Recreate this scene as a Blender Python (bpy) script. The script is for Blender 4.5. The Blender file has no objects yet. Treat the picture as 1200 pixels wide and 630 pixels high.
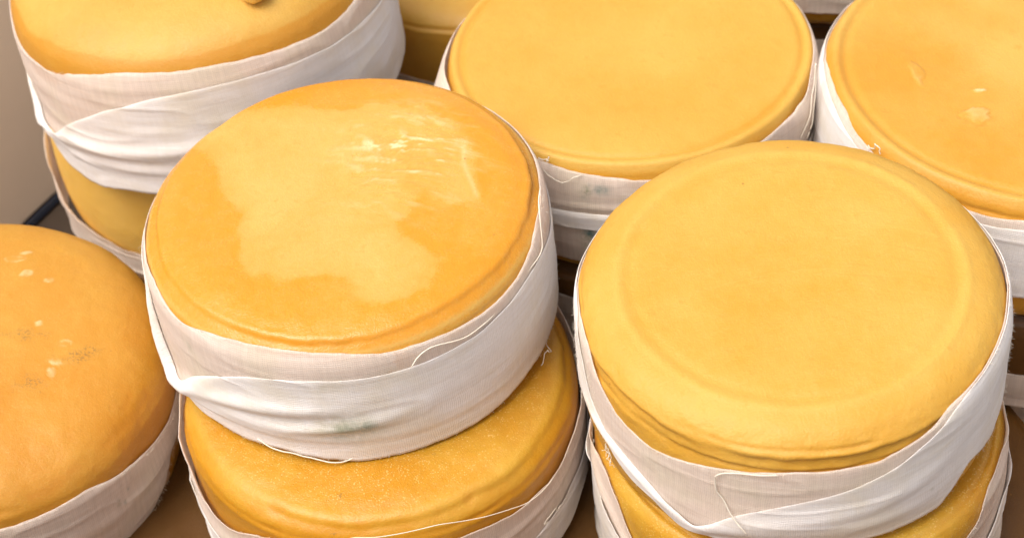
import bpy, math
import numpy as np
from mathutils import Matrix, Vector, Euler

C = bpy.context.scene.collection
U = 0.085                      # radius of an ordinary wheel, metres
PI = math.pi
rad = math.radians

# ------------------------------------------------------------------ noise
def _hash(ix, iy, iz, seed):
    n = (ix * 374761393 + iy * 668265263 + iz * 2147483647 + seed * 144665) & 0xFFFFFFFF
    n = ((n ^ (n >> 13)) * 1274126177) & 0xFFFFFFFF
    n = (n ^ (n >> 16)) & 0xFFFFFFFF
    n = (n * 2246822519) & 0xFFFFFFFF
    return ((n ^ (n >> 15)) & 0xFFFFFF) / float(0xFFFFFF)

def vnoise(x, y, z, seed=0):
    x, y, z = np.broadcast_arrays(np.asarray(x, float), np.asarray(y, float), np.asarray(z, float))
    xi, yi, zi = np.floor(x), np.floor(y), np.floor(z)
    fx, fy, fz = x - xi, y - yi, z - zi
    xi, yi, zi = xi.astype(np.int64), yi.astype(np.int64), zi.astype(np.int64)
    fx, fy, fz = [f * f * f * (f * (f * 6 - 15) + 10) for f in (fx, fy, fz)]
    r = 0
    for dx in (0, 1):
        for dy in (0, 1):
            for dz in (0, 1):
                w = (fx if dx else 1 - fx) * (fy if dy else 1 - fy) * (fz if dz else 1 - fz)
                r = r + w * _hash(xi + dx, yi + dy, zi + dz, seed)
    return r * 2 - 1

def fbm(x, y, z, seed=0, octv=4):
    r, a, s = 0, 1.0, 0.0
    for i in range(octv):
        k = 2.03 ** i
        r = r + a * vnoise(x * k + 7.3 * i, y * k - 3.1 * i, z * k + 1.7 * i, seed + i)
        s += a; a *= 0.5
    return r / s

def sstep(a, b, x):
    t = np.clip((x - a) / (b - a), 0, 1)
    return t * t * (3 - 2 * t)

def pchip(xk, yk, x):
    xk = np.asarray(xk, float); yk = np.asarray(yk, float)
    h = np.diff(xk); d = np.diff(yk) / h
    m = np.zeros_like(yk)
    m[0], m[-1] = d[0], d[-1]
    for i in range(1, len(xk) - 1):
        if d[i - 1] * d[i] > 0:
            w1, w2 = 2 * h[i] + h[i - 1], h[i] + 2 * h[i - 1]
            m[i] = (w1 + w2) / (w1 / d[i - 1] + w2 / d[i])
    i = np.clip(np.searchsorted(xk, x) - 1, 0, len(xk) - 2)
    t = (x - xk[i]) / h[i]
    return ((1 + 2 * t) * (1 - t) ** 2 * yk[i] + t * (1 - t) ** 2 * h[i] * m[i]
            + t * t * (3 - 2 * t) * yk[i + 1] + t * t * (t - 1) * h[i] * m[i + 1])

def around(keys, th):
    """smooth periodic curve through (degrees, value) keys"""
    k = sorted((a % 360, v) for a, v in keys)
    xs = [k[-1][0] - 360] + [a for a, v in k] + [k[0][0] + 360]
    ys = [k[-1][1]] + [v for a, v in k] + [k[0][1]]
    return pchip(xs, ys, np.degrees(th) % 360)

def poly_sdf(px, py, poly):
    """signed distance to a polygon, positive inside"""
    d = np.full(px.shape, 1e9); inside = np.zeros(px.shape, bool)
    n = len(poly)
    for i in range(n):
        ax, ay = poly[i]; bx, by = poly[(i + 1) % n]
        ex, ey = bx - ax, by - ay
        t = np.clip(((px - ax) * ex + (py - ay) * ey) / (ex * ex + ey * ey), 0, 1)
        d = np.minimum(d, np.hypot(px - ax - t * ex, py - ay - t * ey))
        c = ((ay > py) != (by > py))
        with np.errstate(divide='ignore', invalid='ignore'):
            xx = ax + (py - ay) * ex / (ey if ey != 0 else 1e-12)
        inside ^= c & (px < xx)
    return np.where(inside, d, -d)

# ------------------------------------------------------------------ mesh helpers
def mesh_obj(name, verts, faces, mat, parent=None, attrs=None, uv=None, smooth=True):
    me = bpy.data.meshes.new(name)
    me.from_pydata([tuple(v) for v in verts], [], [tuple(f) for f in faces])
    me.update()
    if smooth:
        me.polygons.foreach_set('use_smooth', [True] * len(me.polygons))
    if attrs:
        for k, a in attrs.items():
            at = me.attributes.new(k, 'FLOAT', 'POINT')
            at.data.foreach_set('value', np.asarray(a, np.float32))
    if uv is not None:
        l = me.uv_layers.new(name='UVMap')
        vi = np.empty(len(me.loops), np.int32); me.loops.foreach_get('vertex_index', vi)
        l.data.foreach_set('uv', np.asarray(uv, np.float32)[vi].ravel())
    o = bpy.data.objects.new(name, me)
    C.objects.link(o)
    if mat: me.materials.append(mat)
    if parent: o.parent = parent
    return o

def grid_faces(nr, nc, wrap):
    i = np.arange(nr - 1)[:, None]; j = np.arange(nc if wrap else nc - 1)[None, :]
    j2 = (j + 1) % nc
    f = np.stack([i * nc + j, (i + 1) * nc + j, (i + 1) * nc + j2, i * nc + j2], -1)
    return f.reshape(-1, 4)

def tubes(paths, r, sides=5):
    """several thin tubes as vertex and face lists"""
    V, F = [], []
    for P in paths:
        P = np.asarray(P, float); n = len(P)
        T = np.gradient(P, axis=0); T /= np.linalg.norm(T, axis=1)[:, None] + 1e-12
        ref = np.array([0.31, 0.17, 0.93])
        A = np.cross(T, ref); A /= np.linalg.norm(A, axis=1)[:, None] + 1e-12
        B = np.cross(T, A)
        b = len(V)
        for i in range(n):
            rr = r * (0.55 if i in (0, n - 1) else 1)
            for s in range(sides):
                a = 2 * PI * s / sides
                V.append(P[i] + rr * (math.cos(a) * A[i] + math.sin(a) * B[i]))
        for i in range(n - 1):
            for s in range(sides):
                s2 = (s + 1) % sides
                F.append((b + i * sides + s, b + i * sides + s2, b + (i + 1) * sides + s2, b + (i + 1) * sides + s))
        F.append(tuple(b + s for s in range(sides))[::-1]); F.append(tuple(b + (n - 1) * sides + s for s in range(sides)))
    return V, F

def resample(P, n):
    P = np.asarray(P, float)
    s = np.r_[0, np.cumsum(np.linalg.norm(np.diff(P, axis=0), axis=1))]
    t = np.linspace(0, s[-1], n)
    return np.stack([pchip(s, P[:, k], t) for k in range(P.shape[1])], 1)

def thing(name, label, cat, loc, rot=(0, 0, 0), group=None):
    o = bpy.data.objects.new(name, None); C.objects.link(o)
    o.empty_display_size = 0.02
    o.location = loc; o.rotation_euler = rot
    o['label'] = label; o['category'] = cat
    if group: o['group'] = group
    return o

# ------------------------------------------------------------------ materials
def nt(name):
    m = bpy.data.materials.new(name); m.use_nodes = True
    t = m.node_tree; t.nodes.clear()
    return m, t

class NB:
    def __init__(s, t): s.t = t
    def n(s, typ, **kw):
        x = s.t.nodes.new(typ)
        for k, v in kw.items(): setattr(x, k, v)
        return x
    def l(s, a, b): s.t.links.new(a, b)
    def put(s, sock, v):
        if hasattr(v, 'links') or isinstance(v, bpy.types.NodeSocket): s.l(v, sock)
        else: sock.default_value = v
    def math(s, op, a, b=0.0, c=0.0, clamp=False):
        x = s.n('ShaderNodeMath', operation=op, use_clamp=clamp)
        s.put(x.inputs[0], a); s.put(x.inputs[1], b); s.put(x.inputs[2], c)
        return x.outputs[0]
    def mix(s, f, a, b, blend='MIX'):
        x = s.n('ShaderNodeMix', data_type='RGBA', blend_type=blend)
        s.put(x.inputs[0], f); s.put(x.inputs[6], a); s.put(x.inputs[7], b)
        return x.outputs[2]
    def ramp(s, v, a, b, lo=0.0, hi=1.0):
        x = s.n('ShaderNodeMapRange', interpolation_type='SMOOTHSTEP')
        s.put(x.inputs[0], v)
        for i, q in enumerate((a, b, lo, hi)): x.inputs[1 + i].default_value = q
        return x.outputs[0]
    def noise(s, co, scale, detail=4, rough=0.55, stretch=None):
        if stretch:
            m = s.n('ShaderNodeMapping'); s.l(co, m.inputs[0]); m.inputs[3].default_value = stretch; co = m.outputs[0]
        x = s.n('ShaderNodeTexNoise'); s.l(co, x.inputs['Vector'])
        x.inputs['Scale'].default_value = scale; x.inputs['Detail'].default_value = detail
        x.inputs['Roughness'].default_value = rough
        return x.outputs[0]

def rgb(*c): return (*c, 1.0)

def cheese_mat(name, wet, dry, grain=0.5, rough=0.42, seed=0.0, imprint=0.35):
    m, t = nt(name); b = NB(t)
    out = b.n('ShaderNodeOutputMaterial'); p = b.n('ShaderNodeBsdfPrincipled')
    b.l(p.outputs[0], out.inputs[0])
    tc = b.n('ShaderNodeTexCoord')
    mp = b.n('ShaderNodeMapping'); b.l(tc.outputs['Object'], mp.inputs[0]); mp.inputs[1].default_value = (seed, seed * .7, seed * .3)
    co = mp.outputs[0]
    at = lambda k: b.n('ShaderNodeAttribute', attribute_name=k).outputs['Fac']
    n1 = b.noise(co, 28, 5, .6); n2 = b.noise(co, 160, 4, .6); n3 = b.noise(co, 900, 3, .7)
    # pale dry rind against darker oily rind, ragged at the meeting line
    d = b.math('ADD', at('dry'), b.math('MULTIPLY', b.math('SUBTRACT', n2, .5), .55))
    d = b.math('ADD', d, b.math('MULTIPLY', b.math('SUBTRACT', n1, .5), .7), clamp=True)
    d = b.math('ADD', d, b.math('MULTIPLY', b.math('SUBTRACT', n3, .5), .5), clamp=True)
    col = b.mix(d, rgb(*wet), rgb(*dry))
    pr = b.noise(co, 800, 2, .5, (1, .25, 1))
    d = b.math('ADD', d, b.math('MULTIPLY', b.math('SUBTRACT', pr, .5), imprint * .9), clamp=True)
    # darker amber veins and freckles
    fr = b.ramp(n2, .56, .75, 0, .35)
    col = b.mix(fr, col, rgb(wet[0] * .97, wet[1] * .86, wet[2] * .72))
    vo = b.n('ShaderNodeTexVoronoi'); b.l(co, vo.inputs['Vector']); vo.inputs['Scale'].default_value = 950
    dots = b.ramp(vo.outputs['Distance'], .12, .42, 1, 0)
    col = b.mix(b.math('MULTIPLY', b.math('MULTIPLY', dots, b.ramp(n2, .40, .62)), b.math('MULTIPLY', at('grain'), grain * 1.05, clamp=True)), col, rgb(.74, .50, .17))
    crk = at('crack')
    col = b.mix(b.math('MULTIPLY', crk, .75), col, rgb(.50, .19, .014))
    col = b.mix(b.math('MULTIPLY', at('chalk_glint'), .8), col, rgb(.82, .66, .38))  # pale flecks on the rind; on A also the painted glints
    sp = b.math('MULTIPLY', at('speck'), b.ramp(n3, .47, .60), clamp=True)
    col = b.mix(b.math('MULTIPLY', sp, .85), col, rgb(.16, .10, .035))
    # tiny dark crumbs scattered over the rind
    v2 = b.n('ShaderNodeTexVoronoi'); b.l(co, v2.inputs['Vector']); v2.inputs['Scale'].default_value = 95
    v2.inputs['Randomness'].default_value = 1
    keep = b.ramp(b.n('ShaderNodeSeparateColor').outputs[0], 0, 1)
    sc_ = b.n('ShaderNodeSeparateColor'); b.l(v2.outputs['Color'], sc_.inputs[0])
    pin = b.math('MULTIPLY', b.ramp(v2.outputs['Distance'], .03, .065, 1, 0), b.math('GREATER_THAN', sc_.outputs[0], .90))
    col = b.mix(b.math('MULTIPLY', pin, .7), col, rgb(.30, .13, .02))
    b.l(col, p.inputs['Base Color'])
    r = b.math('ADD', rough - .05, b.math('MULTIPLY', d, .14))
    r = b.math('ADD', r, b.math('MULTIPLY', b.math('SUBTRACT', n2, .5), .25))
    r = b.math('SUBTRACT', r, b.math('MULTIPLY', at('gloss'), .22), clamp=True)
    b.l(r, p.inputs['Roughness'])
    p.inputs['IOR'].default_value = 1.46
    p.inputs['Specular IOR Level'].default_value = .5
    p.inputs['Subsurface Weight'].default_value = .16
    p.inputs['Subsurface Radius'].default_value = (1.0, .5, .14)
    p.inputs['Subsurface Scale'].default_value = .006
    fibre = b.noise(co, 1500, 2, .6, (.22, 1, 1))
    # relief: the print of the cloth, pores, a greasy unevenness
    streak = b.noise(co, 700, 3, .6, (1, .28, 1))
    h = b.math('ADD', b.math('ADD', b.math('MULTIPLY', streak, imprint), b.math('MULTIPLY', fibre, imprint * .8)), b.math('MULTIPLY', n2, .9))
    h = b.math('ADD', h, b.math('MULTIPLY', n3, .75))
    h = b.math('ADD', h, b.math('MULTIPLY', b.math('MULTIPLY', dots, at('grain')), grain * .6))
    h = b.math('ADD', h, b.math('MULTIPLY', b.noise(co, 60, 3), .8))
    bp = b.n('ShaderNodeBump'); bp.inputs['Strength'].default_value = .32; bp.inputs['Distance'].default_value = .0008
    b.l(h, bp.inputs['Height']); b.l(bp.outputs[0], p.inputs['Normal'])
    return m

def cloth_mat(name, base, see=0.16, trans=.30):
    m, t = nt(name); b = NB(t)
    out = b.n('ShaderNodeOutputMaterial'); p = b.n('ShaderNodeBsdfPrincipled')
    tl = b.n('ShaderNodeBsdfTranslucent'); tp = b.n('ShaderNodeBsdfTransparent')
    m1 = b.n('ShaderNodeMixShader'); m2 = b.n('ShaderNodeMixShader')
    uv = b.n('ShaderNodeUVMap'); uv.uv_map = 'UVMap'
    sx = b.n('ShaderNodeSeparateXYZ'); b.l(uv.outputs[0], sx.inputs[0])
    tc = b.n('ShaderNodeTexCoord'); co = tc.outputs['Object']
    wob = b.math('MULTIPLY', b.math('SUBTRACT', b.noise(co, 90, 2), .5), .0025)
    u = b.math('ADD', sx.outputs[0], wob); v = b.math('ADD', sx.outputs[1], wob)
    warp = b.math('SINE', b.math('MULTIPLY', u, 2 * PI / .00085))
    weft = b.math('SINE', b.math('MULTIPLY', v, 2 * PI / .00085))
    slub = b.noise(uv.outputs[0], 260, 3, .6, (.12, 2.2, 1))
    slub2 = b.noise(uv.outputs[0], 260, 3, .6, (2.2, .16, 1))
    hole = b.math('MULTIPLY', b.math('ADD', warp, 1), b.math('ADD', weft, 1))          # 0..4
    at = lambda k: b.n('ShaderNodeAttribute', attribute_name=k).outputs['Fac']
    n2 = b.noise(co, 130, 5, .65); n3 = b.noise(co, 480, 4, .65)
    col = b.mix(b.ramp(slub, .35, .7, 0, .55), rgb(*base), rgb(base[0] * .93, base[1] * .89, base[2] * .84))
    col = b.mix(b.ramp(b.noise(co, 35, 4), .42, .68, 0, .6), col, rgb(.86, .77, .62))   # whey marks
    st = b.math('MULTIPLY', at('mould'), b.ramp(b.math('ADD', b.math('MULTIPLY', n3, .45), b.math('MULTIPLY', n2, .55)), .30, .66))
    col = b.mix(b.math('MULTIPLY', st, .85, clamp=True), col, b.mix(b.ramp(n2, .42, .58), rgb(.33, .34, .20), rgb(.22, .32, .30)))
    st2 = b.math('MULTIPLY', at('stain'), b.ramp(n2, .30, .62))
    col = b.mix(b.math('MULTIPLY', st2, .6, clamp=True), col, rgb(.62, .52, .28))
    b.l(col, p.inputs['Base Color']); b.l(col, tl.inputs['Color'])
    p.inputs['Roughness'].default_value = .92; p.inputs['Specular IOR Level'].default_value = .15
    p.inputs['Sheen Weight'].default_value = .12; p.inputs['Sheen Roughness'].default_value = .5
    h = b.math('ADD', b.math('MULTIPLY', b.math('ADD', warp, weft), .2), b.math('MULTIPLY', b.math('ADD', slub, slub2), 1.3))
    h = b.math('ADD', h, b.math('MULTIPLY', b.noise(uv.outputs[0], 60, 4, .6, (.5, 2.0, 1)), 2.5))
    bp = b.n('ShaderNodeBump'); bp.inputs['Strength'].default_value = .35; bp.inputs['Distance'].default_value = .0004
    b.l(h, bp.inputs['Height'])
    for s_ in (p, tl): b.l(bp.outputs[0], s_.inputs['Normal'])
    m1.inputs[0].default_value = trans
    b.l(p.outputs[0], m1.inputs[1]); b.l(tl.outputs[0], m1.inputs[2])
    f = b.math('ADD', see * .75, b.math('MULTIPLY', hole, see * .2))
    f = b.math('MULTIPLY', f, b.ramp(slub2, .3, .7, .75, 1.2), clamp=True)
    b.l(f, m2.inputs[0]); b.l(m1.outputs[0], m2.inputs[1]); b.l(tp.outputs[0], m2.inputs[2])
    b.l(m2.outputs[0], out.inputs[0])
    return m

def simple_mat(name, col, rough=.6, var=.12, scale=40, bump=.2, metal=0):
    m, t = nt(name); b = NB(t)
    out = b.n('ShaderNodeOutputMaterial'); p = b.n('ShaderNodeBsdfPrincipled'); b.l(p.outputs[0], out.inputs[0])
    tc = b.n('ShaderNodeTexCoord'); n = b.noise(tc.outputs['Object'], scale, 5, .6)
    c = b.mix(n, rgb(*[q * (1 - var) for q in col]), rgb(*[min(1, q * (1 + var)) for q in col]))
    b.l(c, p.inputs['Base Color']); p.inputs['Roughness'].default_value = rough
    bp = b.n('ShaderNodeBump'); bp.inputs['Strength'].default_value = bump; bp.inputs['Distance'].default_value = .001
    b.l(b.noise(tc.outputs['Object'], scale * 8, 3), bp.inputs['Height']); b.l(bp.outputs[0], p.inputs['Normal'])
    return m

WET, DRY = (.80, .350, .040), (.84, .52, .165)
M_A = cheese_mat('oily_patchy_rind', (.600, .246, .013), (0.578, 0.348, 0.080), grain=.25, rough=.36, seed=1)
M_C = cheese_mat('matt_golden_rind', (0.555, 0.278, 0.028), (0.568, 0.327, 0.057), grain=.18, rough=.50, seed=2, imprint=.6)
M_D = cheese_mat('smooth_yellow_rind', (0.555, 0.259, 0.021), (0.568, 0.327, 0.055), grain=.1, rough=.46, seed=3)
M_E = cheese_mat('blotched_yellow_rind', (0.555, 0.253, 0.021), (0.568, 0.333, 0.064), grain=.1, rough=.46, seed=4)
M_B = cheese_mat('aged_orange_rind', (0.516, 0.212, 0.015), (0.542, 0.277, 0.036), grain=.25, rough=.45, seed=5)
M_F = cheese_mat('pale_golden_rind', (0.522, 0.235, 0.021), (0.561, 0.320, 0.057), grain=.15, rough=.45, seed=6)
M_H = cheese_mat('speckled_amber_rind', (0.508, 0.224, 0.011), (0.549, 0.320, 0.035), grain=.6, rough=.40, seed=7)
M_G = cheese_mat('pale_yellow_rind', (.76, .42, .065), (.82, .51, .115), grain=.1, rough=.45, seed=10)
M_LOW = cheese_mat('gap_shade_rind', (.10, .040, .006), (.14, .062, .011), grain=.0, rough=.5, seed=9)  # shade of the gaps put into the rind colour of the low wheels
CLOTH = cloth_mat('white_cheesecloth', (.92, .80, .71), see=.20)
CLOTH2 = cloth_mat('white_cheesecloth_doubled', (.95, .905, .885), see=.08, trans=.22)
THREAD = simple_mat('cotton_thread', (.80, .72, .60), .9, .05)

# ------------------------------------------------------------------ wheels of cheese
# profiles: (r, z) from the middle of the top down to the bottom, z=0 where the shoulder turns down (units of U)
PROFILES = {
 'ledge':  [(0, .055), (.30, .055), (.60, .050), (.80, .040), (.89, .020), (.945, -.012), (.982, -.055), (1.0, -.12)],
 'round':  [(0, .078), (.35, .079), (.62, .078), (.77, .073), (.835, .064), (.90, .044), (.950, .008), (.980, -.035), (.994, -.09), (1.0, -.17)],
 'flat':   [(0, .030), (.40, .032), (.70, .030), (.86, .026), (.93, .022), (.965, .004), (.988, -.035), (1.0, -.10)],
 'dome':   [(0, .130), (.30, .127), (.55, .113), (.75, .080), (.87, .034), (.94, -.020), (.982, -.085), (1.0, -.175)],
}

def make_profile(kind, h):
    p = list(PROFILES[kind])
    p += [(1.004, -.32 * h / .84), (1.004, -.50 * h / .84), (.995, -.64 * h / .84), (.965, -.75 * h / .84), (.90, -.815 * h / .84), (.78, -h), (.4, -h), (0, -h)]
    P = np.array(p)
    s = np.r_[0, np.cumsum(np.linalg.norm(np.diff(P, axis=0), axis=1))]
    st = s[len(PROFILES[kind])]                                   # dense to here
    sb = s[-3]
    t = np.r_[np.linspace(0, .5, 34)[:-1], np.linspace(.5, st, 100)[:-1], np.linspace(st, sb, 40)[:-1], np.linspace(sb, s[-1], 8)]
    return np.stack([pchip(s, P[:, 0], t), pchip(s, P[:, 1], t)], 1), t

def wobble(th, z, seed, amp=.006):
    return amp * fbm(np.cos(th) * 1.3, np.sin(th) * 1.3, z * 1.5, seed, 3)

class Wheel:
    NTH = 480
    def __init__(s, kind, R, h, seed, grooves=(), paint=None, relief=.0035, steps=()):
        """grooves: (arc position, width, depth, breakup 0..1, seed, colour it as a crack 0..1)"""
        s.kind, s.R, s.h, s.seed = kind, R, h, seed
        prof, arc = make_profile(kind, h)
        s.prof = prof
        th = np.linspace(0, 2 * PI, s.NTH, endpoint=False)
        r = prof[:, 0][:, None] + 0 * th[None]; z = prof[:, 1][:, None] + 0 * th[None]
        a = arc[:, None] + 0 * r; T = th[None] + 0 * r
        tan = np.gradient(prof, axis=0); tan /= np.linalg.norm(tan, axis=1)[:, None] + 1e-9
        nr, nz = -tan[:, 1][:, None], tan[:, 0][:, None]              # outward normal of the profile
        x0, y0 = r * np.cos(T), r * np.sin(T)
        disp = relief * fbm(x0 * 3, y0 * 3, z * 3, seed + 11, 5) * 2 * sstep(0, .15, r + .1)
        disp = disp + .25 * relief * fbm(x0 * 18, y0 * 18, z * 18, seed + 31, 3)
        crack = np.zeros_like(r)
        for (g0, w, dep, brk, sd, ck) in grooves:
            cen = g0 + .012 * vnoise(np.cos(T) * 2.2, np.sin(T) * 2.2, 0 * T, sd) + .004 * vnoise(np.cos(T) * 9, np.sin(T) * 9, 0 * T, sd + 1)
            mod = 1 - brk + brk * sstep(-.15, .45, fbm(np.cos(T) * 2.6, np.sin(T) * 2.6, 0 * T, sd + 2, 3))
            g = np.exp(-((a - cen) / w) ** 2) * mod
            disp = disp - dep * g
            disp = disp + .45 * dep * np.exp(-((a - cen - 2.0 * w) / (1.4 * w)) ** 2) * mod
            crack = np.maximum(crack, g * ck)
        for (g0, w, dep, span, brk, sd) in steps:
            # a ledge: the pressed top plate stands over the side, broken here and there
            cen = g0 + .022 * fbm(np.cos(T) * 1.9, np.sin(T) * 1.9, 0 * T, sd, 3) + .005 * vnoise(np.cos(T) * 12, np.sin(T) * 12, 0 * T, sd + 1)
            mod = 1 - brk + brk * sstep(-.25, .35, fbm(np.cos(T) * 2.1, np.sin(T) * 2.1, 0 * T, sd + 2, 4))
            disp = disp - dep * mod * sstep(cen - w, cen + w, a) * (1 - sstep(cen + w, cen + w + span, a)) + .35 * dep * mod * np.exp(-((a - cen + 1.6 * w) / (1.5 * w)) ** 2)
            crack = np.maximum(crack, .18 * mod * np.exp(-((a - cen - w) / (1.2 * w)) ** 2))
        A = {'dry': np.full(r.shape, .5), 'gloss': np.zeros_like(r), 'speck': np.zeros_like(r), 'chalk_glint': np.zeros_like(r),
             'grain': np.ones_like(r), 'crack': crack}
        s.T, s.a = T, a
        if paint: disp = disp + paint(s, x0, y0, z, r, T, a, A)
        r2 = r + nr * disp + wobble(T, z, seed) * sstep(.2, 1, r); z2 = z + nz * disp
        r2 = np.where(r < 1e-6, 0, r2)
        V = np.stack([r2 * np.cos(T), r2 * np.sin(T), z2 + h], -1).reshape(-1, 3) * (R * U)
        s.verts, s.faces, s.attrs = V, grid_faces(len(arc), s.NTH, True)[:, ::-1], {k: np.clip(v, 0, 1).ravel() for k, v in A.items()}
    def build(s, mat, parent, name='rind'):
        return mesh_obj(name, s.verts, s.faces, mat, parent, s.attrs)
    def side_r(s, z):
        k = np.argmax(s.prof[:, 0] > .9999) if (s.prof[:, 0] > .9999).any() else np.argmax(s.prof[:, 0])
        o = np.argsort(s.prof[:, 1]); pr = s.prof[o]
        return np.interp(z, pr[:, 1], pr[:, 0])

class Band:
    """strip of cheesecloth round a wheel; z values are below the shoulder, in wheel radii"""
    def __init__(s, w, top, bot, ridges=(), seed=0, off=.0065, ripple=.007, flare=.003, bulge=()):
        s.bulge = bulge
        s.w, s.top, s.bot, s.ridges, s.seed, s.off, s.ripple, s.flare = w, top, bot, ridges, seed, off, ripple, flare
    def ztop(s, th):
        return around(s.top, th) + .006 * vnoise(np.cos(th) * 5, np.sin(th) * 5, 0 * th, s.seed) + .0025 * vnoise(np.cos(th) * 22, np.sin(th) * 22, 0 * th, s.seed + 1)
    def zbot(s, th):
        return around(s.bot, th) + .008 * vnoise(np.cos(th) * 5, np.sin(th) * 5, 0 * th + 3, s.seed) + .003 * vnoise(np.cos(th) * 22, np.sin(th) * 22, 0 * th + 5, s.seed + 1)
    def radius(s, th, z, extra=0.0):
        w = s.w
        rb = np.maximum(w.side_r(z), .968)
        rb = np.where(z > -.3, rb + (1.0 - rb) * .12, np.maximum(rb, .992))
        rr = rb + s.off + wobble(th, z, w.seed) + extra
        # drape: shallow creases running slantwise with the pull of the cloth
        rr = rr + s.ripple * fbm(np.cos(th) * 1.6 + z * .8, np.sin(th) * 1.6, z * 5.5 + th * 0, s.seed + 5, 3)
        q = vnoise(np.cos(th) * 2.4 + z, np.sin(th) * 2.4, z * 9, s.seed + 9)
        rr = rr + s.ripple * .8 * (1 - np.abs(q)) ** 4
        for (keys, width, amp, a0, a1) in s.ridges:
            ks = sorted(keys); zz = pchip([k[0] for k in ks], [k[1] for k in ks], np.clip(np.degrees(th) % 360, ks[0][0], ks[-1][0]))
            d = np.degrees(th) % 360
            win = sstep(a0 - 10, a0 + 8, d) * (1 - sstep(a1 - 25, a1 + 5, d))
            e = (z - zz) / width
            rr = rr + amp * win * np.exp(-e * e) - .5 * amp * win * np.exp(-((e + 1.9) / 1.1) ** 2)
        for (deg, wd, am, zc, wz) in s.bulge:
            rr = rr + am * np.exp(-((((np.degrees(th) - deg + 180) % 360) - 180) / wd) ** 2 - ((z - zc) / wz) ** 2)
        return np.maximum(rr, rb + wobble(th, z, w.seed) + .004 + extra)
    def mesh(s, zt, zb, extra_fn, tuck=0.0, nth=900, nv=44, name='cloth_band', parent=None, mat=None, mould=None, edge_pow=1.0):
        th = np.linspace(0, 2 * PI, nth, endpoint=False)
        t = np.linspace(0, 1, nv) ** edge_pow
        a, b = zt(th), zb(th)
        Z = a[None] + (b - a)[None] * t[:, None]; T = th[None] + 0 * Z
        D = (a[None] - Z); E = (Z - b[None])
        ex = extra_fn(T, Z, D, E)
        r = s.radius(T, Z, ex)
        q = .5 + .5 * vnoise(np.cos(T) * 7, np.sin(T) * 7, 0 * T, s.seed + 21)
        r = r + np.exp(-(D / .02)) * (s.flare * q * 1.2 * (1 - tuck) - tuck * (1.1 - q) * s.off * .9)
        r = r + s.flare * np.exp(-(E / .03)) * (1 + vnoise(np.cos(T) * 6, np.sin(T) * 6, 0 * T, s.seed + 22)) * .7
        k = s.w.R * U
        V = np.stack([r * np.cos(T), r * np.sin(T), Z + s.w.h], -1).reshape(-1, 3) * k
        uv = np.stack([T * k, Z * k], -1).reshape(-1, 2)
        A = {'mould': np.zeros(T.size), 'stain': np.zeros(T.size)}
        if mould:
            mo, stn = np.zeros_like(T), np.zeros_like(T)
            for (deg, zc, wd, wz, am, kind) in mould:
                g = am * np.exp(-((((np.degrees(T) - deg + 180) % 360) - 180) / wd) ** 2 - ((Z - zc) / wz) ** 2)
                if kind == 'mould': mo = np.maximum(mo, g)
                else: stn = np.maximum(stn, g)
            A = {'mould': mo.ravel(), 'stain': stn.ravel()}
        # seam at theta=0 lies at the far side of every wheel in view
        o = mesh_obj(name, V, grid_faces(nv, nth, True)[:, ::-1], mat or CLOTH, parent, A, uv)
        sm = o.modifiers.new('thickness', 'SOLIDIFY'); sm.thickness = .00035; sm.offset = 1
        return o
    def base(s, parent, mould=None, extra=None):
        fn = extra or (lambda T, Z, D, E: 0 * T)
        s.ob = s.mesh(s.ztop, s.zbot, fn, tuck=1.0 if s.flare < .01 else 0.0, parent=parent, mould=mould)
        return s.ob
    def fold(s, zf, parent, zb=None, lift=.016, mould=None, roll=None, name='folded_layer'):
        """second thickness of cloth, hanging from a rounded folded edge zf"""
        f = lambda th: np.minimum(around(zf, th) + .004 * vnoise(np.cos(th) * 6, np.sin(th) * 6, 0 * th, s.seed + 41), s.ztop(th) + .004)
        if zb is None: fb = lambda th: np.minimum(s.zbot(th) - .012 + .008 * vnoise(np.cos(th) * 7, np.sin(th) * 7, 0 * th, s.seed + 43), f(th) - .02)
        else: fb = lambda th: np.minimum(around(zb, th) + .005 * vnoise(np.cos(th) * 7, np.sin(th) * 7, 0 * th, s.seed + 43), f(th) - .02)
        def ex(T, Z, D, E):
            e = .0030 + lift * .32 * np.sqrt(np.clip(1 - np.exp(-D / .012), 0, 1)) + lift * .04 * np.exp(-((D - .02) / .018) ** 2)
            if roll:
                for (deg, wd, am) in roll:
                    g = np.exp(-((((np.degrees(T) - deg + 180) % 360) - 180) / wd) ** 2)
                    e = e + am * g * np.sqrt(np.clip(1 - np.exp(-D / .02), 0, 1)) * (.35 + .65 * np.exp(-((D - .05) / .06) ** 2))
            return e
        return s.mesh(f, fb, ex, name=name, parent=s.ob, mat=CLOTH2, mould=mould, edge_pow=1.5, nv=56)
    def pt(s, deg, z, out=.0):
        th = rad(deg) + np.zeros(1); r = s.radius(th, np.array([z]))[0] + out
        k = s.w.R * U
        return np.array([r * math.cos(th[0]) * k, r * math.sin(th[0]) * k, (z + s.w.h) * k])
    def thread(s, keys, r=.00032, wig=.0, seed=0, name='loose_thread'):
        r = r * .8; wig = wig + .00025
        P = resample([s.pt(*k) for k in keys], 48)
        n = np.arange(48) * .16
        if wig: P = P + wig * np.stack([vnoise(n, 0 * n, 0 * n, seed + k) for k in range(3)], 1)
        V, F = tubes([P], r, 6)
        return mesh_obj(name, V, F, THREAD, s.ob)
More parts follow.
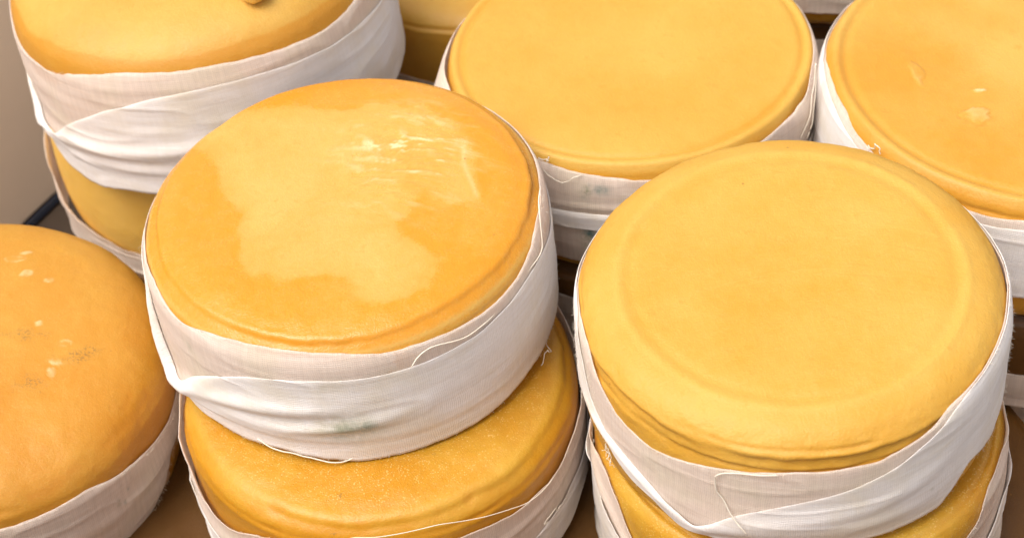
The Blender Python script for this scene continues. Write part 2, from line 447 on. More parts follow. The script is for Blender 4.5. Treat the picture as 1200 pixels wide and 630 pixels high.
    def fray(s, edges, n=900, seed=0, length=.0016):
        """short fibre ends along the cut edges and a faint nap on the cloth"""
        rng = np.random.default_rng(seed + 100)
        paths = []; k = s.w.R * U
        for (a0, a1, zfn, dirn, cnt) in edges:
            for _ in range(cnt):
                a = rng.uniform(a0, a1); th = np.array([rad(a)])
                z = zfn(th)[0]
                p = s.pt(a, z, .004)
                nrm = np.array([math.cos(th[0]), math.sin(th[0]), 0]); tg = np.array([-math.sin(th[0]), math.cos(th[0]), 0])
                L = length * rng.uniform(.3, 1.2)
                d = nrm * rng.uniform(.1, .7) + tg * rng.uniform(-.9, .9) + np.array([0, 0, dirn * rng.uniform(.1, 1)])
                c = nrm * rng.uniform(-.4, .4) + tg * rng.uniform(-.6, .6)
                d /= np.linalg.norm(d)
                paths.append([p, p + d * L * .5 + c * L * .12, p + d * L + c * L * .4])
        V, F = tubes(paths, .000055, 3)
        o = mesh_obj('frayed_fibre', V, F, THREAD, s.ob); o['kind'] = 'stuff'
        return o

def place(label, pos, R, h, rx=0, ry=0, group='cloth-wrapped cheeses stacked on the stall'):
    """pos is the middle of the shoulder plane, in units of U"""
    M = Euler((rad(rx), rad(ry), 0)).to_matrix()
    base = Vector(pos) * U - M @ Vector((0, 0, h * R * U))
    return thing('wrapped_cheese', label, 'cheese', base, (rad(rx), rad(ry), 0), group)

# --- paint functions: marks with a shape of their own on each rind
PATCH = [(-.78, .72), (-.66, .80), (-.48, .75), (-.25, .65), (-.02, .60), (.16, .62), (.43, .56), (.62, .40), (.66, .17), (.65, -.13),
         (.54, -.14), (.37, -.05), (.29, -.18), (.20, -.22), (.29, -.36), (.41, -.44), (.49, -.52), (.41, -.69), (.24, -.77), (.12, -.70),
         (.10, -.58), (-.04, -.51), (-.28, -.55), (-.48, -.36), (-.50, -.17), (-.45, -.06), (-.57, .11), (-.62, .29), (-.68, .44), (-.80, .53)]
def paint_A(w, x, y, z, r, T, a, A):
    wx = x + .06 * fbm(x * 4, y * 4, 0 * x, 71, 6) + .02 * fbm(x * 22, y * 22, 0 * x, 73, 4); wy = y + .06 * fbm(x * 4, y * 4, 0 * x, 72, 6) + .02 * fbm(x * 22, y * 22, 0 * x, 74, 4)
    sd = poly_sdf(wx, wy, PATCH) + .012
    top = sstep(.2, -.02, -z) * (r < .95)
    # wiped area right of the middle: thin smeared grease
    sm = np.exp(-((x - .35) / .30) ** 2 - ((y - .22) / .33) ** 2)
    bend = y + .35 * x * x + .10 * x + .05 * fbm(x * 4, y * 4, 0 * x, 76, 3)
    st = fbm(x * 5.0, bend * 24, 0 * x, 75, 5); gl = fbm(x * 22, bend * 55, 0 * x, 79, 4)
    A['dry'][:] = np.where(r < .97, .05 + .52 * sstep(-.035, .02, sd) + .30 * sstep(-.02, .16, sd) + .25 * fbm(x * 3, y * 3, 0 * x, 78, 4), .2)
    A['dry'][:] = A['dry'] - sm * (.38 + .5 * st)
    A['dry'][:] = A['dry'] + .55 * np.exp(-((a - 1.0) / .018) ** 2) * (r > .9) + .25 * (r > .985)
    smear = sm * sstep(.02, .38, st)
    A['chalk_glint'][:] = .42 * smear * (.5 + 1.2 * sstep(-.2, .3, gl)) + .85 * np.exp(-((x - .28) / .15) ** 2 - ((y - .33 + .25 * (x - .28)) / .075) ** 2) * sstep(.02, .30, gl + .5 * st) + .25 * np.exp(-((x - .64 + .03 * np.sin(y * 9)) / .012) ** 2) * sstep(-.16, -.08, y) * sstep(.36, .2, y)  # broken sky glints painted in as white flecks over the smear
    A['gloss'][:] = np.clip(sm * 1.2, 0, 1) + .35 * (sd < 0)
    A['grain'][:] = .35
    g = sm * (.005 * st + .004 * gl + .003 * fbm(x * 40, y * 60, 0 * x, 77, 3))
    return g + .004 * sstep(-.02, .05, sd) * 0
def paint_C(w, x, y, z, r, T, a, A):
    n = fbm(x * 2.2, y * 2.2, z, 81, 4)
    A['dry'][:] = .50 + .65 * n + .3 * fbm(x * 7, y * 7, z, 84, 4) + .45 * np.exp(-((a - .80 - .01 * n) / .03) ** 2) - .25 * sstep(.9, 1.05, r + .02) - .25 * np.exp(-((a - 1.16) / .08) ** 2)
    A['dry'][:] += .25 * fbm(np.cos(T) * 6, np.sin(T) * 6, a * 3, 83, 3) * sstep(.84, .95, r)
    A['grain'][:] = .6
    ring = .0060 * np.exp(-((a - .80 - .012 * n) / .022) ** 2) * (.6 + n) - .0055 * np.exp(-((a - .745 - .012 * n) / .03) ** 2)
    conc = .0012 * fbm(x * 6 + 3 * n, y * 60 + x * x * 22, 0 * x, 85, 3) * sstep(.9, .7, r)
    sh = sstep(.86, .97, a) * sstep(1.35, 1.2, a)
    return ring + conc + sh * (.006 * fbm(np.cos(T) * 5, np.sin(T) * 5, a * 9, 86, 4) + .003 * fbm(np.cos(T) * 16, np.sin(T) * 16, a * 30, 87, 3))
def paint_D(w, x, y, z, r, T, a, A):
    n = fbm(x * 2.0, y * 2.0, z, 91, 4)
    A['dry'][:] = .66 + .5 * n + .4 * np.exp(-((a - .955) / .02) ** 2) - 1.0 * sstep(.97, .995, r) - .35 * np.exp(-((a - .91) / .025) ** 2)
    A['grain'][:] = .3
    return -.010 * np.exp(-((a - .915) / .022) ** 2) + .007 * np.exp(-((a - .955) / .02) ** 2)
def paint_E(w, x, y, z, r, T, a, A):
    n = fbm(x * 1.8 + 3, y * 1.8, z, 101, 4)
    A['dry'][:] = .50 + .8 * n + .3 * np.exp(-((a - .94) / .02) ** 2) - .9 * sstep(.97, .995, r)
    A['dry'][:] += .55 * np.exp(-((x + .10) / .22) ** 2 - ((y - .10) / .25) ** 2) + .3 * np.exp(-((x + .35) / .2) ** 2 - ((y + .30) / .1) ** 2)
    A['grain'][:] = .3
    # a stuck flake, a blister and a pale chip
    k = fbm(x * 16, y * 16, 0 * x, 103, 3)
    d1 = np.hypot((x + .372) / .062, (y + .315) / .062) + .75 * k + .35 * fbm(x * 34, y * 34, 0 * x, 105, 3)
    d2 = np.hypot((x + .315) / .030, (y + .150) / .012) + .3 * k
    d3 = np.hypot((x + .58) / .035, (y + .02) / .10) + .6 * k
    f1 = sstep(1.05, .9, d1); f3 = sstep(1.0, .7, d3)
    A['chalk_glint'][:] = .30 * f1 * (.4 + 1.6 * k) + .6 * sstep(1.05, .8, d2) + .15 * f3 * (.5 + k)
    A['crack'][:] = np.maximum(A['crack'], .35 * np.exp(-((d1 - 1.1) / .12) ** 2))
    return (-.010 * np.exp(-((a - .90) / .022) ** 2) + .007 * np.exp(-((a - .945) / .02) ** 2)
            + .006 * f1 * (.7 + 1.8 * k) - .003 * np.exp(-((d1 - 1.15) / .12) ** 2) + .005 * sstep(1.05, .8, d2) + .006 * f3)
def paint_B(w, x, y, z, r, T, a, A):
    n = fbm(x * 2.0 + 5, y * 2.0, z, 111, 4)
    A['dry'][:] = .36 + .7 * n - .15 * (r > .98)
    k = fbm(x * 14, y * 14, 0 * x, 113, 3); k2 = fbm(x * 30, y * 30, 0 * x, 115, 3)
    for (cx, cy, s1, s2) in ((.22, .62, .05, .02), (.16, .56, .06, .02), (.24, .45, .03, .022), (.48, -.03, .03, .018), (.46, -.15, .05, .02), (.44, -.21, .018, .03), (.34, .10, .02, .02), (.36, .40, .02, .012), (.05, .3, .03, .02)):
        f = sstep(1.1, .8, np.hypot((x - cx) / s1, (y - cy) / s2) + 1.1 * k + .7 * k2)
        A['chalk_glint'][:] = np.maximum(A['chalk_glint'], .5 * f * sstep(-.5, .3, k2))
    for (cx, cy, s1, s2) in ((.55, -.10, .05, .03), (.34, -.275, .045, .04), (.28, .02, .07, .03), (.15, -.2, .03, .03), (.62, -.06, .03, .02)):
        A['speck'][:] = np.maximum(A['speck'], sstep(1.4, .4, np.hypot((x - cx) / s1 / 1.3, (y - cy) / s2 / 1.3) + .9 * k2 + .4 * k) * .7)
    A['grain'][:] = .5
    cr = np.zeros_like(x)
    for (pts, wd, dp) in (([(.90, -.25), (.86, -.38), (.80, -.47), (.72, -.58)], 0.020, .012), ([(.95, -.30), (.90, -.42), (.80, -.56)], .020, .007), ([(.60, -.70), (.50, -.80), (.40, -.86)], .018, .006), ([(.82, -.30), (.80, -.38)], .018, .006)):
        q = resample(pts, 24)
        d = np.min(np.hypot(x[..., None] - q[:, 0], y[..., None] - q[:, 1]), -1) + .004 * k2
        g = np.exp(-(d / wd) ** 2); cr = cr + dp * g
        A['crack'][:] = np.maximum(A['crack'], .6 * g)
    return .008 * n - .28 * cr + .003 * A['chalk_glint']
def paint_F(w, x, y, z, r, T, a, A):
    n = fbm(x * 1.6 + 9, y * 2.6, z * 3, 121, 4)
    line = -.035 + .03 * fbm(np.cos(T) * 2.5, np.sin(T) * 2.5, 0 * T, 123, 3)
    A['dry'][:] = .70 + .7 * n - .85 * sstep(.012, -.012, z - line)
    A['grain'][:] = .3
    return .004 * n
def paint_H(w, x, y, z, r, T, a, A):
    n = fbm(x * 2.4 + 2, y * 2.4, z, 131, 4)
    A['dry'][:] = .34 + .8 * n + .35 * np.exp(-((a - .93 - .02 * n) / .05) ** 2) - .3 * (r > .985)
    A['grain'][:] = sstep(.95, .8, r)
    A['speck'][:] = np.where(vnoise(x * 22, y * 22, z * 22, 133) > .93, .6, 0)
    blot = sstep(.25, .5, fbm(np.cos(T) * 4, np.sin(T) * 4, a * 4, 137, 3)) * np.exp(-((a - .95) / .04) ** 2)
    A['crack'][:] = np.maximum(A['crack'], .55 * blot)
    return .006 * n - .006 * blot
def paint_plain(w, x, y, z, r, T, a, A):
    n = fbm(x * 2.2 + w.seed, y * 2.2, z, 141 + w.seed, 4)
    A['dry'][:] = (1.0 if w.seed == 8 else .40) + .8 * n - .2 * (r > .98)
    return .004 * n

# ---------------- the six wheels on top of the stacks and what carries them
# A: front, left of the middle
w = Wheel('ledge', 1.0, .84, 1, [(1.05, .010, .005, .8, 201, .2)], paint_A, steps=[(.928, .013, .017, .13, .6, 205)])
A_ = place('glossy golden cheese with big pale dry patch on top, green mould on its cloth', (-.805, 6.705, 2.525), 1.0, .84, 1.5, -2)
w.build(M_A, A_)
b = Band(w, [(0, -.02), (40, -.08), (90, -.12), (150, -.10), (180, -.05), (200, -.04), (217, -.065), (235, -.025), (252, -.005), (270, -.03), (285, -.065), (305, -.085), (322, -.09), (335, -.055), (347, -.01)],
         [(0, -.70), (90, -.72), (180, -.72), (197, -.70), (210, -.735), (228, -.71), (245, -.71), (265, -.745), (290, -.755), (305, -.755), (320, -.725), (340, -.71)],
         [([(204, -.655), (219, -.54), (231, -.46), (243, -.41), (253, -.39), (275, -.37)], .050, .022, 203, 275),
          ([(204, -.69), (221, -.60), (237, -.545), (250, -.53), (268, -.49), (290, -.45)], .045, .020, 204, 292),
          ([(205, -.70), (230, -.62), (255, -.60), (280, -.58)], .035, .010, 206, 280)], seed=1, ripple=.006)
mA = [(267.5, -.51, 5.5, .080, 1.15, 'mould'), (273, -.49, 2.6, .040, 1.2, 'mould'), (266, -.56, 4, .03, .7, 'mould'), (265, -.21, 4, .03, .55, 'stain'), (265, -.49, 12, .12, .75, 'stain'), (270, -.51, 7, .06, .9, 'mould'), (207, -.50, 5, .10, .6, 'stain'), (216, -.40, 6, .08, .35, 'stain'), (222, -.2, .7, .02, .9, 'mould')]
b.base(A_, mA)
b.fold([(0, -.18), (45, -.2), (90, -.15), (150, -.12), (186, -.11), (193, -.24), (199, -.46), (205, -.615), (210, -.59), (220, -.43), (234, -.27), (244, -.20), (253, -.172), (270, -.169), (292, -.180), (304, -.183), (320, -.15), (335, -.138), (350, -.17)], A_,
       mould=mA, lift=.015, roll=[(200, 8, .045), (216, 12, .03)])
b.thread([(353, .07, .012), (346, .05, .01), (340.6, -.10, .008), (327, -.12, .007), (307, -.15, .007), (293.5, -.10, .006), (290, -.12, .008), (287, -.165, .02)], .00034, .0006, 1)
b.thread([(239, -.700, .01), (245, -.725, .02), (255, -.735, .022), (263, -.760, .022), (267, -.742, .012)], .00036, .0003, 5)
b.thread([(338, -.70, .0), (336, -.76, .02), (333, -.72, .03), (330, -.78, .03)], .00022, .0008, 9)
b.fray([(190, 355, b.ztop, 1, 420), (200, 350, b.zbot, -1, 500), (185, 206, lambda t: np.full(1, -.35) + .3 * np.random.default_rng(int(abs(t[0]) * 1e6)).uniform(-1, 1), -.2, 160), (335, 358, lambda t: np.full(1, -.35) + .3 * np.random.default_rng(int(abs(t[0]) * 1e6)).uniform(-1, 1), -.2, 200)], seed=1)

# H: the wheel under A
w = Wheel('ledge', 1.01, .84, 7, [(1.04, .012, .006, .8, 211, .3), (.80, .08, .004, .3, 213, 0)], paint_H, relief=.006, steps=[(.95, .020, .011, .14, .8, 215)])
H_ = place('amber speckled cheese half hidden beneath the glossy patchy one at the front', (-.718, 6.336, 1.68), 1.01, .84, 1, -1)
w.build(M_H, H_)
b = Band(w, [(0, -.08), (90, -.02), (180, -.02), (200, -.12), (210, -.25), (216, -.275), (222, -.255), (229, -.20), (236, -.145), (250, -.09), (263, -.06), (281, -.12), (295, -.147), (312, -.19), (326, -.177), (342, -.116)],
         [(0, -.62), (90, -.70), (180, -.70), (240, -.74), (300, -.74), (330, -.70), (342, -.62)],
         [([(196, -.3), (215, -.42), (235, -.36), (260, -.30)], .05, .016, 200, 262), ([(300, -.34), (330, -.29), (345, -.24), (356, -.2)], .03, .010, 300, 372)], seed=7, ripple=.009, flare=.012, off=.018)
b.base(H_)
b.fold([(0, -.38), (60, -.40), (150, -.40), (200, -.44), (240, -.50), (300, -.50), (314, -.485), (327, -.44), (338, -.43), (350, -.40)], H_)
b.thread([(262, -.03, .012), (271, -.012, .014), (282.5, .0, .012), (296, -.062, .012), (310, -.146, .012), (320, -.185, .010), (326, -.19, .008)], .00022, .0004, 2)
b.thread([(318, -.42, .03), (316, -.38, .05), (320, -.36, .05), (324, -.40, .04)], .0002, .0008, 3)
b.fray([(195, 356, b.ztop, 1, 300), (300, 356, b.zbot, -1, 150)], seed=7)

# C: front right
w = Wheel('round', .99, .84, 2, [(1.11, .011, .010, .80, 221, .25), (1.00, .010, .011, .9, 223, .35), (.93, .07, .004, .4, 225, 0)], paint_C, steps=[(1.035, .012, .014, .10, .9, 227), (1.10, .010, .008, .06, 1.0, 229)])
C_ = place('large matt golden cheese with rounded shoulder and crossed white cloth at front right', (1.268, 5.915, 2.515), .99, .84, 2.6, -2)
w.build(M_C, C_)
b = Band(w, [(0, -.03), (40, -.09), (90, -.12), (150, -.09), (180, -.02), (192, -.03), (200, -.09), (211, -.20), (224, -.23), (234, -.20), (245, -.16), (256, -.133), (264, -.121), (272, -.121), (282, -.13), (289, -.095), (298, -.055), (306, -.01), (318, .0), (340, .0)],
         [(0, -.66), (90, -.7), (180, -.46), (190, -.42), (202, -.455), (215, -.585), (225, -.625), (234.5, -.684), (249, -.69), (266, -.68), (280, -.675), (292, -.682), (303, -.685), (309, -.60), (314, -.515), (322, -.56), (332, -.63), (345, -.66)],
         [([(236, -.62), (262, -.48), (285, -.42), (310, -.30)], .06, .012, 236, 312), ([(236, -.65), (265, -.57), (300, -.55)], .05, .010, 238, 300), ([(195, -.40), (210, -.47), (236, -.61)], .03, .012, 193, 240)], seed=2, ripple=.006)
b.base(C_, [(300, -.5, .5, .012, .8, 'mould'), (292, -.62, .6, .012, .9, 'mould')])
b.fold([(0, .0), (90, -.05), (180, -.02), (186, -.06), (191, -.16), (197, -.33), (204, -.395), (212, -.43), (223, -.498), (232, -.595), (236, -.635), (239, -.60), (247, -.473), (260, -.345), (276, -.258), (287, -.189), (296, -.114), (307, -.03), (318, .0)], C_, lift=.013, roll=[(232, 9, .018)],
       mould=[(300, -.5, .5, .012, .8, 'mould')])
b.thread([(258, -.136, .006), (250, -.142, .010), (245, -.165, .012), (242.4, -.22, .012), (242.5, -.30, .010), (244.5, -.37, .01), (247.3, -.454, .02), (249.5, -.50, .034), (251, -.54, .03)], .00036, .0002, 3)
for q in range(5):
    b.thread([(204 + q * .6, -.50 - q * .012, .004), (205 + q * .8, -.55 - q * .012, .012 + .004 * q), (203.5 + q * 1.2, -.58 - q * .014, .02)], .00014, .0005, 30 + q)
b.fray([(188, 356, b.ztop, 1, 320), (186, 356, b.zbot, -1, 420), (176, 200, lambda t: np.full(1, -.22) + .2 * np.random.default_rng(int(abs(t[0]) * 1e6)).uniform(-1, 1), -.1, 260), (334, 358, lambda t: np.full(1, -.35) + .3 * np.random.default_rng(int(abs(t[0]) * 1e6)).uniform(-1, 1), -.1, 220)], seed=2)

# I: under C
w = Wheel('flat', 1.0, .84, 12, [(.93, .012, .010, .5, 231, .3)], paint_plain)
I_ = place('golden cheese mostly covered by the large matt one on it, loose cloth at its left', (1.333, 5.867, 1.68), 1.0, .84, 0, -2)
w.build(M_H, I_)
b = Band(w, [(0, .02), (90, 0), (170, -.02), (185, -.03), (195, .0), (203, -.04), (209, -.16), (216, -.26), (225, -.28), (270, -.2), (300, -.14), (312, -.11), (316, -.09), (319, -.03), (325, .01), (335, .02)],
         [(0, -.70), (180, -.70), (270, -.74)], [([(185, -.1), (200, -.2), (220, -.4)], .04, .02, 180, 235)], seed=12, ripple=.010, flare=.02)
b.base(I_)
b.fold([(0, -.2), (90, -.2), (180, -.12), (190, -.18), (196, -.24), (206, -.30), (216, -.38), (235, -.46), (300, -.40), (330, -.30)], I_, lift=.03)
b.fray([(176, 250, b.ztop, 1, 160), (300, 350, b.ztop, 1, 100)], seed=12)

# D: second row, in the middle
w = Wheel('flat', 1.02, .80 / 1.02, 3, [(1.035, .010, .006, .8, 241, .1)], paint_D)
D_ = place('smooth yellow cheese with crisp groove inside its rim, behind the gap between both front cheeses', (.742, 7.998, 2.32), 1.02, .80 / 1.02, 0, -1)
w.build(M_D, D_)
b = Band(w, [(0, .0), (40, -.06), (90, -.1), (140, -.06), (180, .01), (200, .01), (229, -.01), (240, -.02), (250, -.035), (260, -.05), (270, -.06), (291, -.04), (306, -.035), (318, -.02), (323, .0), (333, .03), (345, .02)],
         [(0, -.66), (180, -.66), (270, -.63)], [([(215, -.24), (250, -.245), (300, -.22)], .02, .007, 212, 330)], seed=3, ripple=.005, bulge=[(200, 22, .17, -.24, .17), (185, 20, .02, .0, .3), (327, 8, .035, -.05, .3)])
mD = [(251, -.13, 1.8, .035, 1.4, 'mould'), (255.5, -.12, 2.2, .028, 1.2, 'mould'), (250.5, -.17, 1.2, .02, .6, 'mould'), (251.5, -.43, 2.0, .04, 1.8, 'mould'), (250, -.48, 1.8, .04, 1.3, 'mould')]
b.base(D_, mD)
b.fold([(0, -.3), (180, -.28), (241, -.285), (259, -.284), (300, -.27), (330, -.28)], D_, zb=[(0, -.40), (180, -.39), (250, -.388), (300, -.40)], lift=.028)
b.thread([(236, .0, .01), (239.4, .0, .012), (240.2, .05, .03)], .00030, .0005, 4)
b.thread([(238, -.05, .01), (243.5, -.093, .02), (247, -.06, .02), (250, -.026, .012)], .00026, .0004, 5)
b.thread([(322, -.2, .01), (327, -.03, .02), (329.5, .10, .03), (331.5, .17, .035), (331.5, .10, .035), (327.5, -.08, .02), (325, -.22, .01)], .00034, .0004, 6)
b.fray([(215, 345, b.ztop, 1, 330)], seed=3)

# E: second row, right
w = Wheel('flat', 1.12, .80 / 1.12, 4, [(1.03, .010, .007, .7, 251, .15)], paint_E)
E_ = place('yellow cheese with flaky blister on top, cut by the right edge of the photo', (2.837, 7.478, 2.352), 1.12, .80 / 1.12, 0, 3)
w.build(M_E, E_)
b = Band(w, [(0, -.05), (90, -.1), (150, -.05), (180, .0), (191, .005), (200, -.015), (207, -.028), (219, -.05), (231, -.07), (242, -.065), (252, -.055), (280, -.05)],
         [(0, -.5), (180, -.48), (252, -.472), (270, -.475)], [], seed=4, ripple=.006)
b.base(E_)
b.fold([(0, -.1), (180, -.02), (200, -.05), (220, -.105), (245, -.105), (255, -.098), (300, -.10)], E_, lift=.016)
b.thread([(207, -.02, .01), (209.2, .0, .02), (210, .028, .03), (211, .03, .03), (212.2, .0, .02)], .00028, .0003, 7)
b.fray([(186, 275, b.ztop, 1, 250)], seed=4)

# B: front left, cut by the left edge
w = Wheel('dome', 1.03, .84, 5, [(1.02, .016, .006, .9, 261, .3)], paint_B, relief=.005)
B_ = place('domed orange cheese with dark specks and white flecks, cut by the left edge', (-2.835, 6.67, 1.69), 1.03, .84, 3.5, 5)
w.build(M_B, B_)
b = Band(w, [(0, -.22), (40, -.25), (90, -.30), (180, -.25), (270, -.12), (289, -.128), (298, -.115), (308, -.105), (319, -.150), (329, -.180), (338, -.222), (346, -.225)],
         [(0, -.44), (90, -.6), (180, -.6), (270, -.72), (326, -.694), (337, -.571), (345, -.453)], [([(290, -.40), (315, -.42), (340, -.36)], .06, .012, 285, 365)], seed=5, ripple=.009, off=.013)
b.base(B_, [(318, -.33, .7, .018, 1.2, 'mould'), (320, -.36, .5, .014, 1.0, 'mould'), (322, -.30, .4, .01, 1.0, 'mould')])
b.fray([(285, 352, b.ztop, 1, 200), (320, 352, b.zbot, -1, 150)], seed=5)

# F: second row, left
w = Wheel('dome', 1.08, 1.0 / 1.08, 6, [(1.16, .02, .004, .6, 271, 0)], paint_F)
F_ = place('pale golden cheese with darker wet rim, cloth knotted at its left, by the beige crate', (-1.675, 8.813, 2.68), 1.08, 1.0 / 1.08, 0, -4)
w.build(M_F, F_)
b = Band(w, [(0, -.08), (90, -.05), (180, -.05), (195, -.11), (210, -.17), (221, -.175), (234, -.128), (253, -.076), (263, -.074), (275, -.076), (287, -.089), (300, -.118), (314, -.14), (326, -.13), (345, -.10)],
         [(0, -.80), (90, -.8), (180, -.80), (200, -.82), (215, -.89), (228, -.89), (244, -.845), (270, -.82), (320, -.80)],
         [([(200, -.70), (215, -.66), (235, -.60), (255, -.56), (285, -.52)], .05, .022, 199, 290), ([(200, -.78), (220, -.75), (240, -.70), (265, -.68)], .04, .018, 200, 270)], seed=6, ripple=.008)
b.base(F_)
b.fold([(0, -.3), (90, -.3), (170, -.38), (190, -.46), (199, -.60), (206, -.70), (213, -.67), (225, -.51), (236, -.385), (246, -.29), (261, -.21), (274, -.18), (286, -.18), (300, -.205), (330, -.26)], F_, lift=.015, roll=[(202, 9, .04)])
b.fray([(200, 335, b.ztop, 1, 260), (195, 260, b.zbot, -1, 120)], seed=6)

# G: under F
w = Wheel('dome', 1.02, .84, 8, [(1.03, .014, .008, .7, 281, .2)], paint_plain)
G_ = place('golden cheese beneath the one with knotted cloth, peeping out above the domed orange one', (-1.765, 9.016, 1.68), 1.02, .84)
w.build(M_G, G_)
b = Band(w, [(0, -.1), (90, -.1), (170, -.18), (190, -.24), (198, -.34), (206, -.47), (214, -.56), (224, -.63), (240, -.68), (270, -.70), (320, -.5)], [(0, -.82), (200, -.86), (270, -.84)],
         [], seed=8, ripple=.008, flare=.02, bulge=[(203, 16, .05, -.60, .35)])
b.base(G_)
b.fray([(180, 260, b.ztop, 1, 100)], seed=8)

# J, K: under D and E; L: back row; M: far back
shared = {}
def plain(label, pos, h, rot, kind='ledge', seed=20, mat=M_H, R=1.0, fresh=True, bt=-.10, bb=-.70):
    t = place(label, pos, R, h, 0, 0); t.rotation_euler.z = rad(rot)
    key = (kind, seed, h)
    if key not in shared:
        w = Wheel(kind, R, h, seed, [(.985, .012, .010, .6, 301 + seed, .3)], paint_plain)
        c = w.build(mat, t)
        b = Band(w, [(0, bt), (60, bt - .04), (130, bt + .03), (200, bt), (270, bt - .05), (320, bt + .02)], [(0, bb), (120, bb - .03), (240, bb + .02)], [], seed=seed)
        shared[key] = (c, b.base(t))
    else:
        for src in shared[key]:
            o = src.copy(); o.parent = t; C.objects.link(o)
    return t
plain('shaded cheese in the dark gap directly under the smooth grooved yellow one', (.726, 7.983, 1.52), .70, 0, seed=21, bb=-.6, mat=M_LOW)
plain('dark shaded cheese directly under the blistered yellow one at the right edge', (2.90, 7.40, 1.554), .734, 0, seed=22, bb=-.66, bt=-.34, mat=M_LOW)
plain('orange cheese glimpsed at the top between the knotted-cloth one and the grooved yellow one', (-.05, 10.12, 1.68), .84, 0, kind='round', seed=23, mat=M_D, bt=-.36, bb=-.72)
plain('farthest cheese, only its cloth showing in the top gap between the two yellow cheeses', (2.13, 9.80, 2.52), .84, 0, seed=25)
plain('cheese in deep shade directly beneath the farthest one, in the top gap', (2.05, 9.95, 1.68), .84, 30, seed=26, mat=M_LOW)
# bottom layer, standing on the board
low = [('dark cheese low in the gap between the domed orange one and the speckled one', (-1.75, 6.35)), ('lowest cheese of the front middle stack, in deep shade', (-.25, 5.9)),
       ('lowest cheese of the right front stack, in deep shade', (1.75, 6.2)), ('lowest cheese in the shade beneath the grooved yellow one', (.60, 8.03)),
       ('lowest cheese in the shade beneath the blistered yellow one', (3.2, 7.75)), ('lowest cheese beneath the knotted-cloth stack', (-1.66, 8.9)),
       ('lowest cheese carrying the domed orange one', (-3.80, 6.40))]

# J, K stand on the bottom layer (z .84)
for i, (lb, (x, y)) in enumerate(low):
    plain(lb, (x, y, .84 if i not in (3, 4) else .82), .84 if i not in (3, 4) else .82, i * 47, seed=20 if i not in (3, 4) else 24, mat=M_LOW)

# lump of cheese lying on F
n1 = 40; n2 = 24
ph = np.linspace(0, PI, n2)[:, None]; th = np.linspace(0, 2 * PI, n1, endpoint=False)[None]
q = 1 + .10 * fbm(np.sin(ph) * np.cos(th) * 1.5, np.sin(ph) * np.sin(th) * 1.5, np.cos(ph) * 1.5 + 0 * th, 401, 3)
V = np.stack([.0095 * q * np.sin(ph) * np.cos(th), .021 * q * np.sin(ph) * np.sin(th), .0075 * q * np.cos(ph) + .0060 + 0 * th], -1).reshape(-1, 3)
V[:, 2] = np.maximum(V[:, 2], 0)
hd = mesh_obj('cheese_lump', V, grid_faces(n2, n1, True), M_G, None, {k: np.full(n1 * n2, float(v)) for k, v in (('dry', .8), ('gloss', .3), ('speck', 0), ('chalk_glint', .0), ('grain', .2), ('crack', 0))})
hd['label'] = 'small rounded lump lying on the pale golden cheese, cut by the top edge'; hd['category'] = 'cheese lump'
LUMP = hd

# ------------------------------------------------------------------ board, crate
def box_bm(name, lo, hi, mat, parent=None, bev=.002):
    import bmesh
    bm = bmesh.new(); bmesh.ops.create_cube(bm, size=1)
    for v in bm.verts: v.co = Vector([lo[k] + (v.co[k] + .5) * (hi[k] - lo[k]) for k in range(3)])
    bmesh.ops.bevel(bm, geom=bm.edges[:], offset=bev, segments=3, affect='EDGES')
    me = bpy.data.meshes.new(name); bm.to_mesh(me); bm.free()
    me.materials.append(mat); o = bpy.data.objects.new(name, me); C.objects.link(o)
    if parent: o.parent = parent
    return o
M_BOARD = simple_mat('stall_board', (.055, .033, .018), .6, .25, 25)
M_CRATE = simple_mat('beige_panel', (.80, .62, .45), .55, .06, 14, .1)
M_EDGE = simple_mat('dark_blue_edging', (.005, .008, .018), .5, .1)
g = box_bm('ground', (-1.6, -.6, -.03), (1.6, 2.2, 0), M_BOARD); g['kind'] = 'structure'
cr = thing('crate', 'large beige crate holding the cheeses, its side with dark blue edging seen at top left', 'crate', Vector((-3.40, 9.43, 0)) * U)
q = math.atan2(.183, .114)
o = box_bm('side_panel', (-.55, .004, .001), (.9, .020, .27), M_CRATE, cr); o.rotation_euler = (rad(-13), 0, q)
o = box_bm('edging', (-.55, -.003, .001), (.9, .0025, .0035), M_EDGE, cr, .0015); o.rotation_euler.z = q
# front and right crate sides, added out of view to shade the low gaps
bx = cr.location
box_bm('side_panel', (-.40 - bx.x, 4.15 * U - bx.y, .001), (4.20 * U - bx.x, 4.15 * U + .016 - bx.y, 2.1 * U), M_CRATE, cr)
box_bm('side_panel', (4.20 * U + .001 - bx.x, 4.15 * U - bx.y, .001), (4.20 * U + .017 - bx.x, 12.0 * U - bx.y, 2.3 * U), M_CRATE, cr)
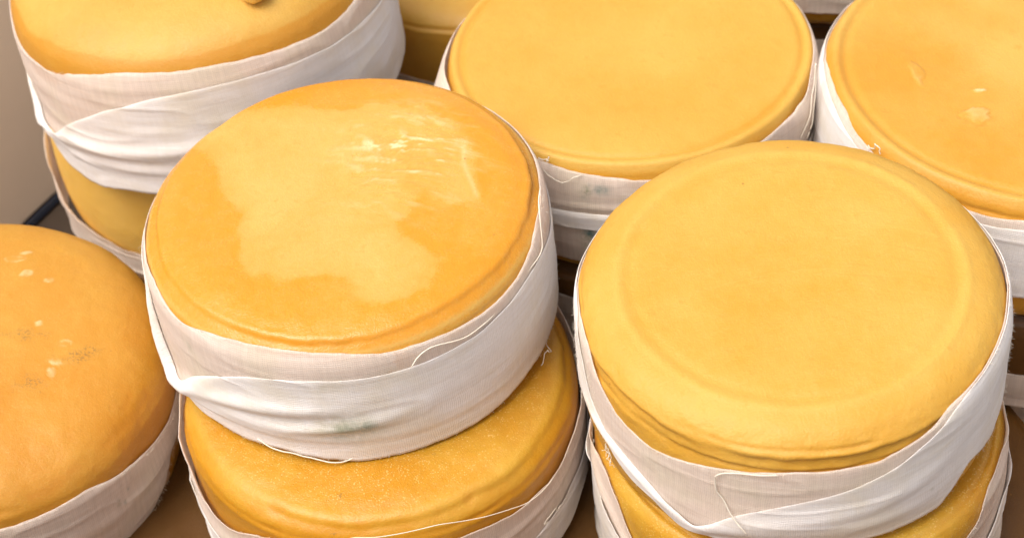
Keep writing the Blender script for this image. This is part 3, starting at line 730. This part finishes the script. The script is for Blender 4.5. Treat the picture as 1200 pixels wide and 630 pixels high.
# ------------------------------------------------------------------ camera, light
TH, PH = rad(44), rad(4.5)
fw = Vector((0, math.cos(TH), -math.sin(TH))); rt = Vector((1, 0, 0)); up = rt.cross(fw)
up, rt = up * math.cos(PH) + rt * math.sin(PH), rt * math.cos(PH) - up * math.sin(PH)
cam = bpy.data.cameras.new('camera'); co = bpy.data.objects.new('camera', cam); C.objects.link(co)
co.matrix_world = Matrix.Translation(Vector((0, 0, 5.930 + 2.52)) * U) @ Matrix((rt, up, -fw)).transposed().to_4x4()
cam.sensor_width = 36; cam.lens = 2142 / 1200 * 36
cam.clip_start = .02; cam.clip_end = 100
cam.dof.use_dof = True; cam.dof.focus_distance = 8.55 * U; cam.dof.aperture_fstop = 13
bpy.context.scene.camera = co

bpy.context.view_layer.update()
mF = F_.matrix_world
LUMP.location = mF @ Vector((.375 * 1.08 * U, -.535 * 1.08 * U, (1.0 + .072) * U)); LUMP.rotation_euler = (0, rad(-4), rad(8))

SUN_EL, SUN_AZ = 63, -118          # elevation; azimuth from +Y (away from camera) towards +X
W = bpy.data.worlds.new('World'); bpy.context.scene.world = W; W.use_nodes = True
t = W.node_tree; t.nodes.clear(); b = NB(t)
sky = b.n('ShaderNodeTexSky', sky_type='NISHITA'); sky.sun_disc = False
sky.sun_elevation = rad(SUN_EL); sky.sun_rotation = rad(SUN_AZ); sky.dust_density = 4; sky.air_density = 1.2
hs = b.n('ShaderNodeHueSaturation'); hs.inputs['Saturation'].default_value = .35; b.l(sky.outputs[0], hs.inputs['Color'])
bg = b.n('ShaderNodeBackground'); bg.inputs[1].default_value = .15; b.l(hs.outputs[0], bg.inputs[0])
wo = b.n('ShaderNodeOutputWorld'); b.l(bg.outputs[0], wo.inputs[0])
L = bpy.data.lights.new('sun', 'SUN'); L.energy = 2.1; L.angle = rad(40); L.color = (1, .93, .82)
lo = bpy.data.objects.new('sun', L); C.objects.link(lo)
e, a = rad(SUN_EL), rad(SUN_AZ)
d = Vector((math.cos(e) * math.sin(a), math.cos(e) * math.cos(a), math.sin(e)))
lo.rotation_euler = d.to_track_quat('Z', 'Y').to_euler(); lo.location = d * 3

sc = bpy.context.scene
sc.view_settings.view_transform = 'Standard'; sc.view_settings.look = 'None'
sc.view_settings.exposure = 0.43; sc.view_settings.gamma = 1
sc.render.engine = 'CYCLES'
sc.cycles.max_bounces = 10; sc.cycles.transparent_max_bounces = 16; sc.cycles.transmission_bounces = 6
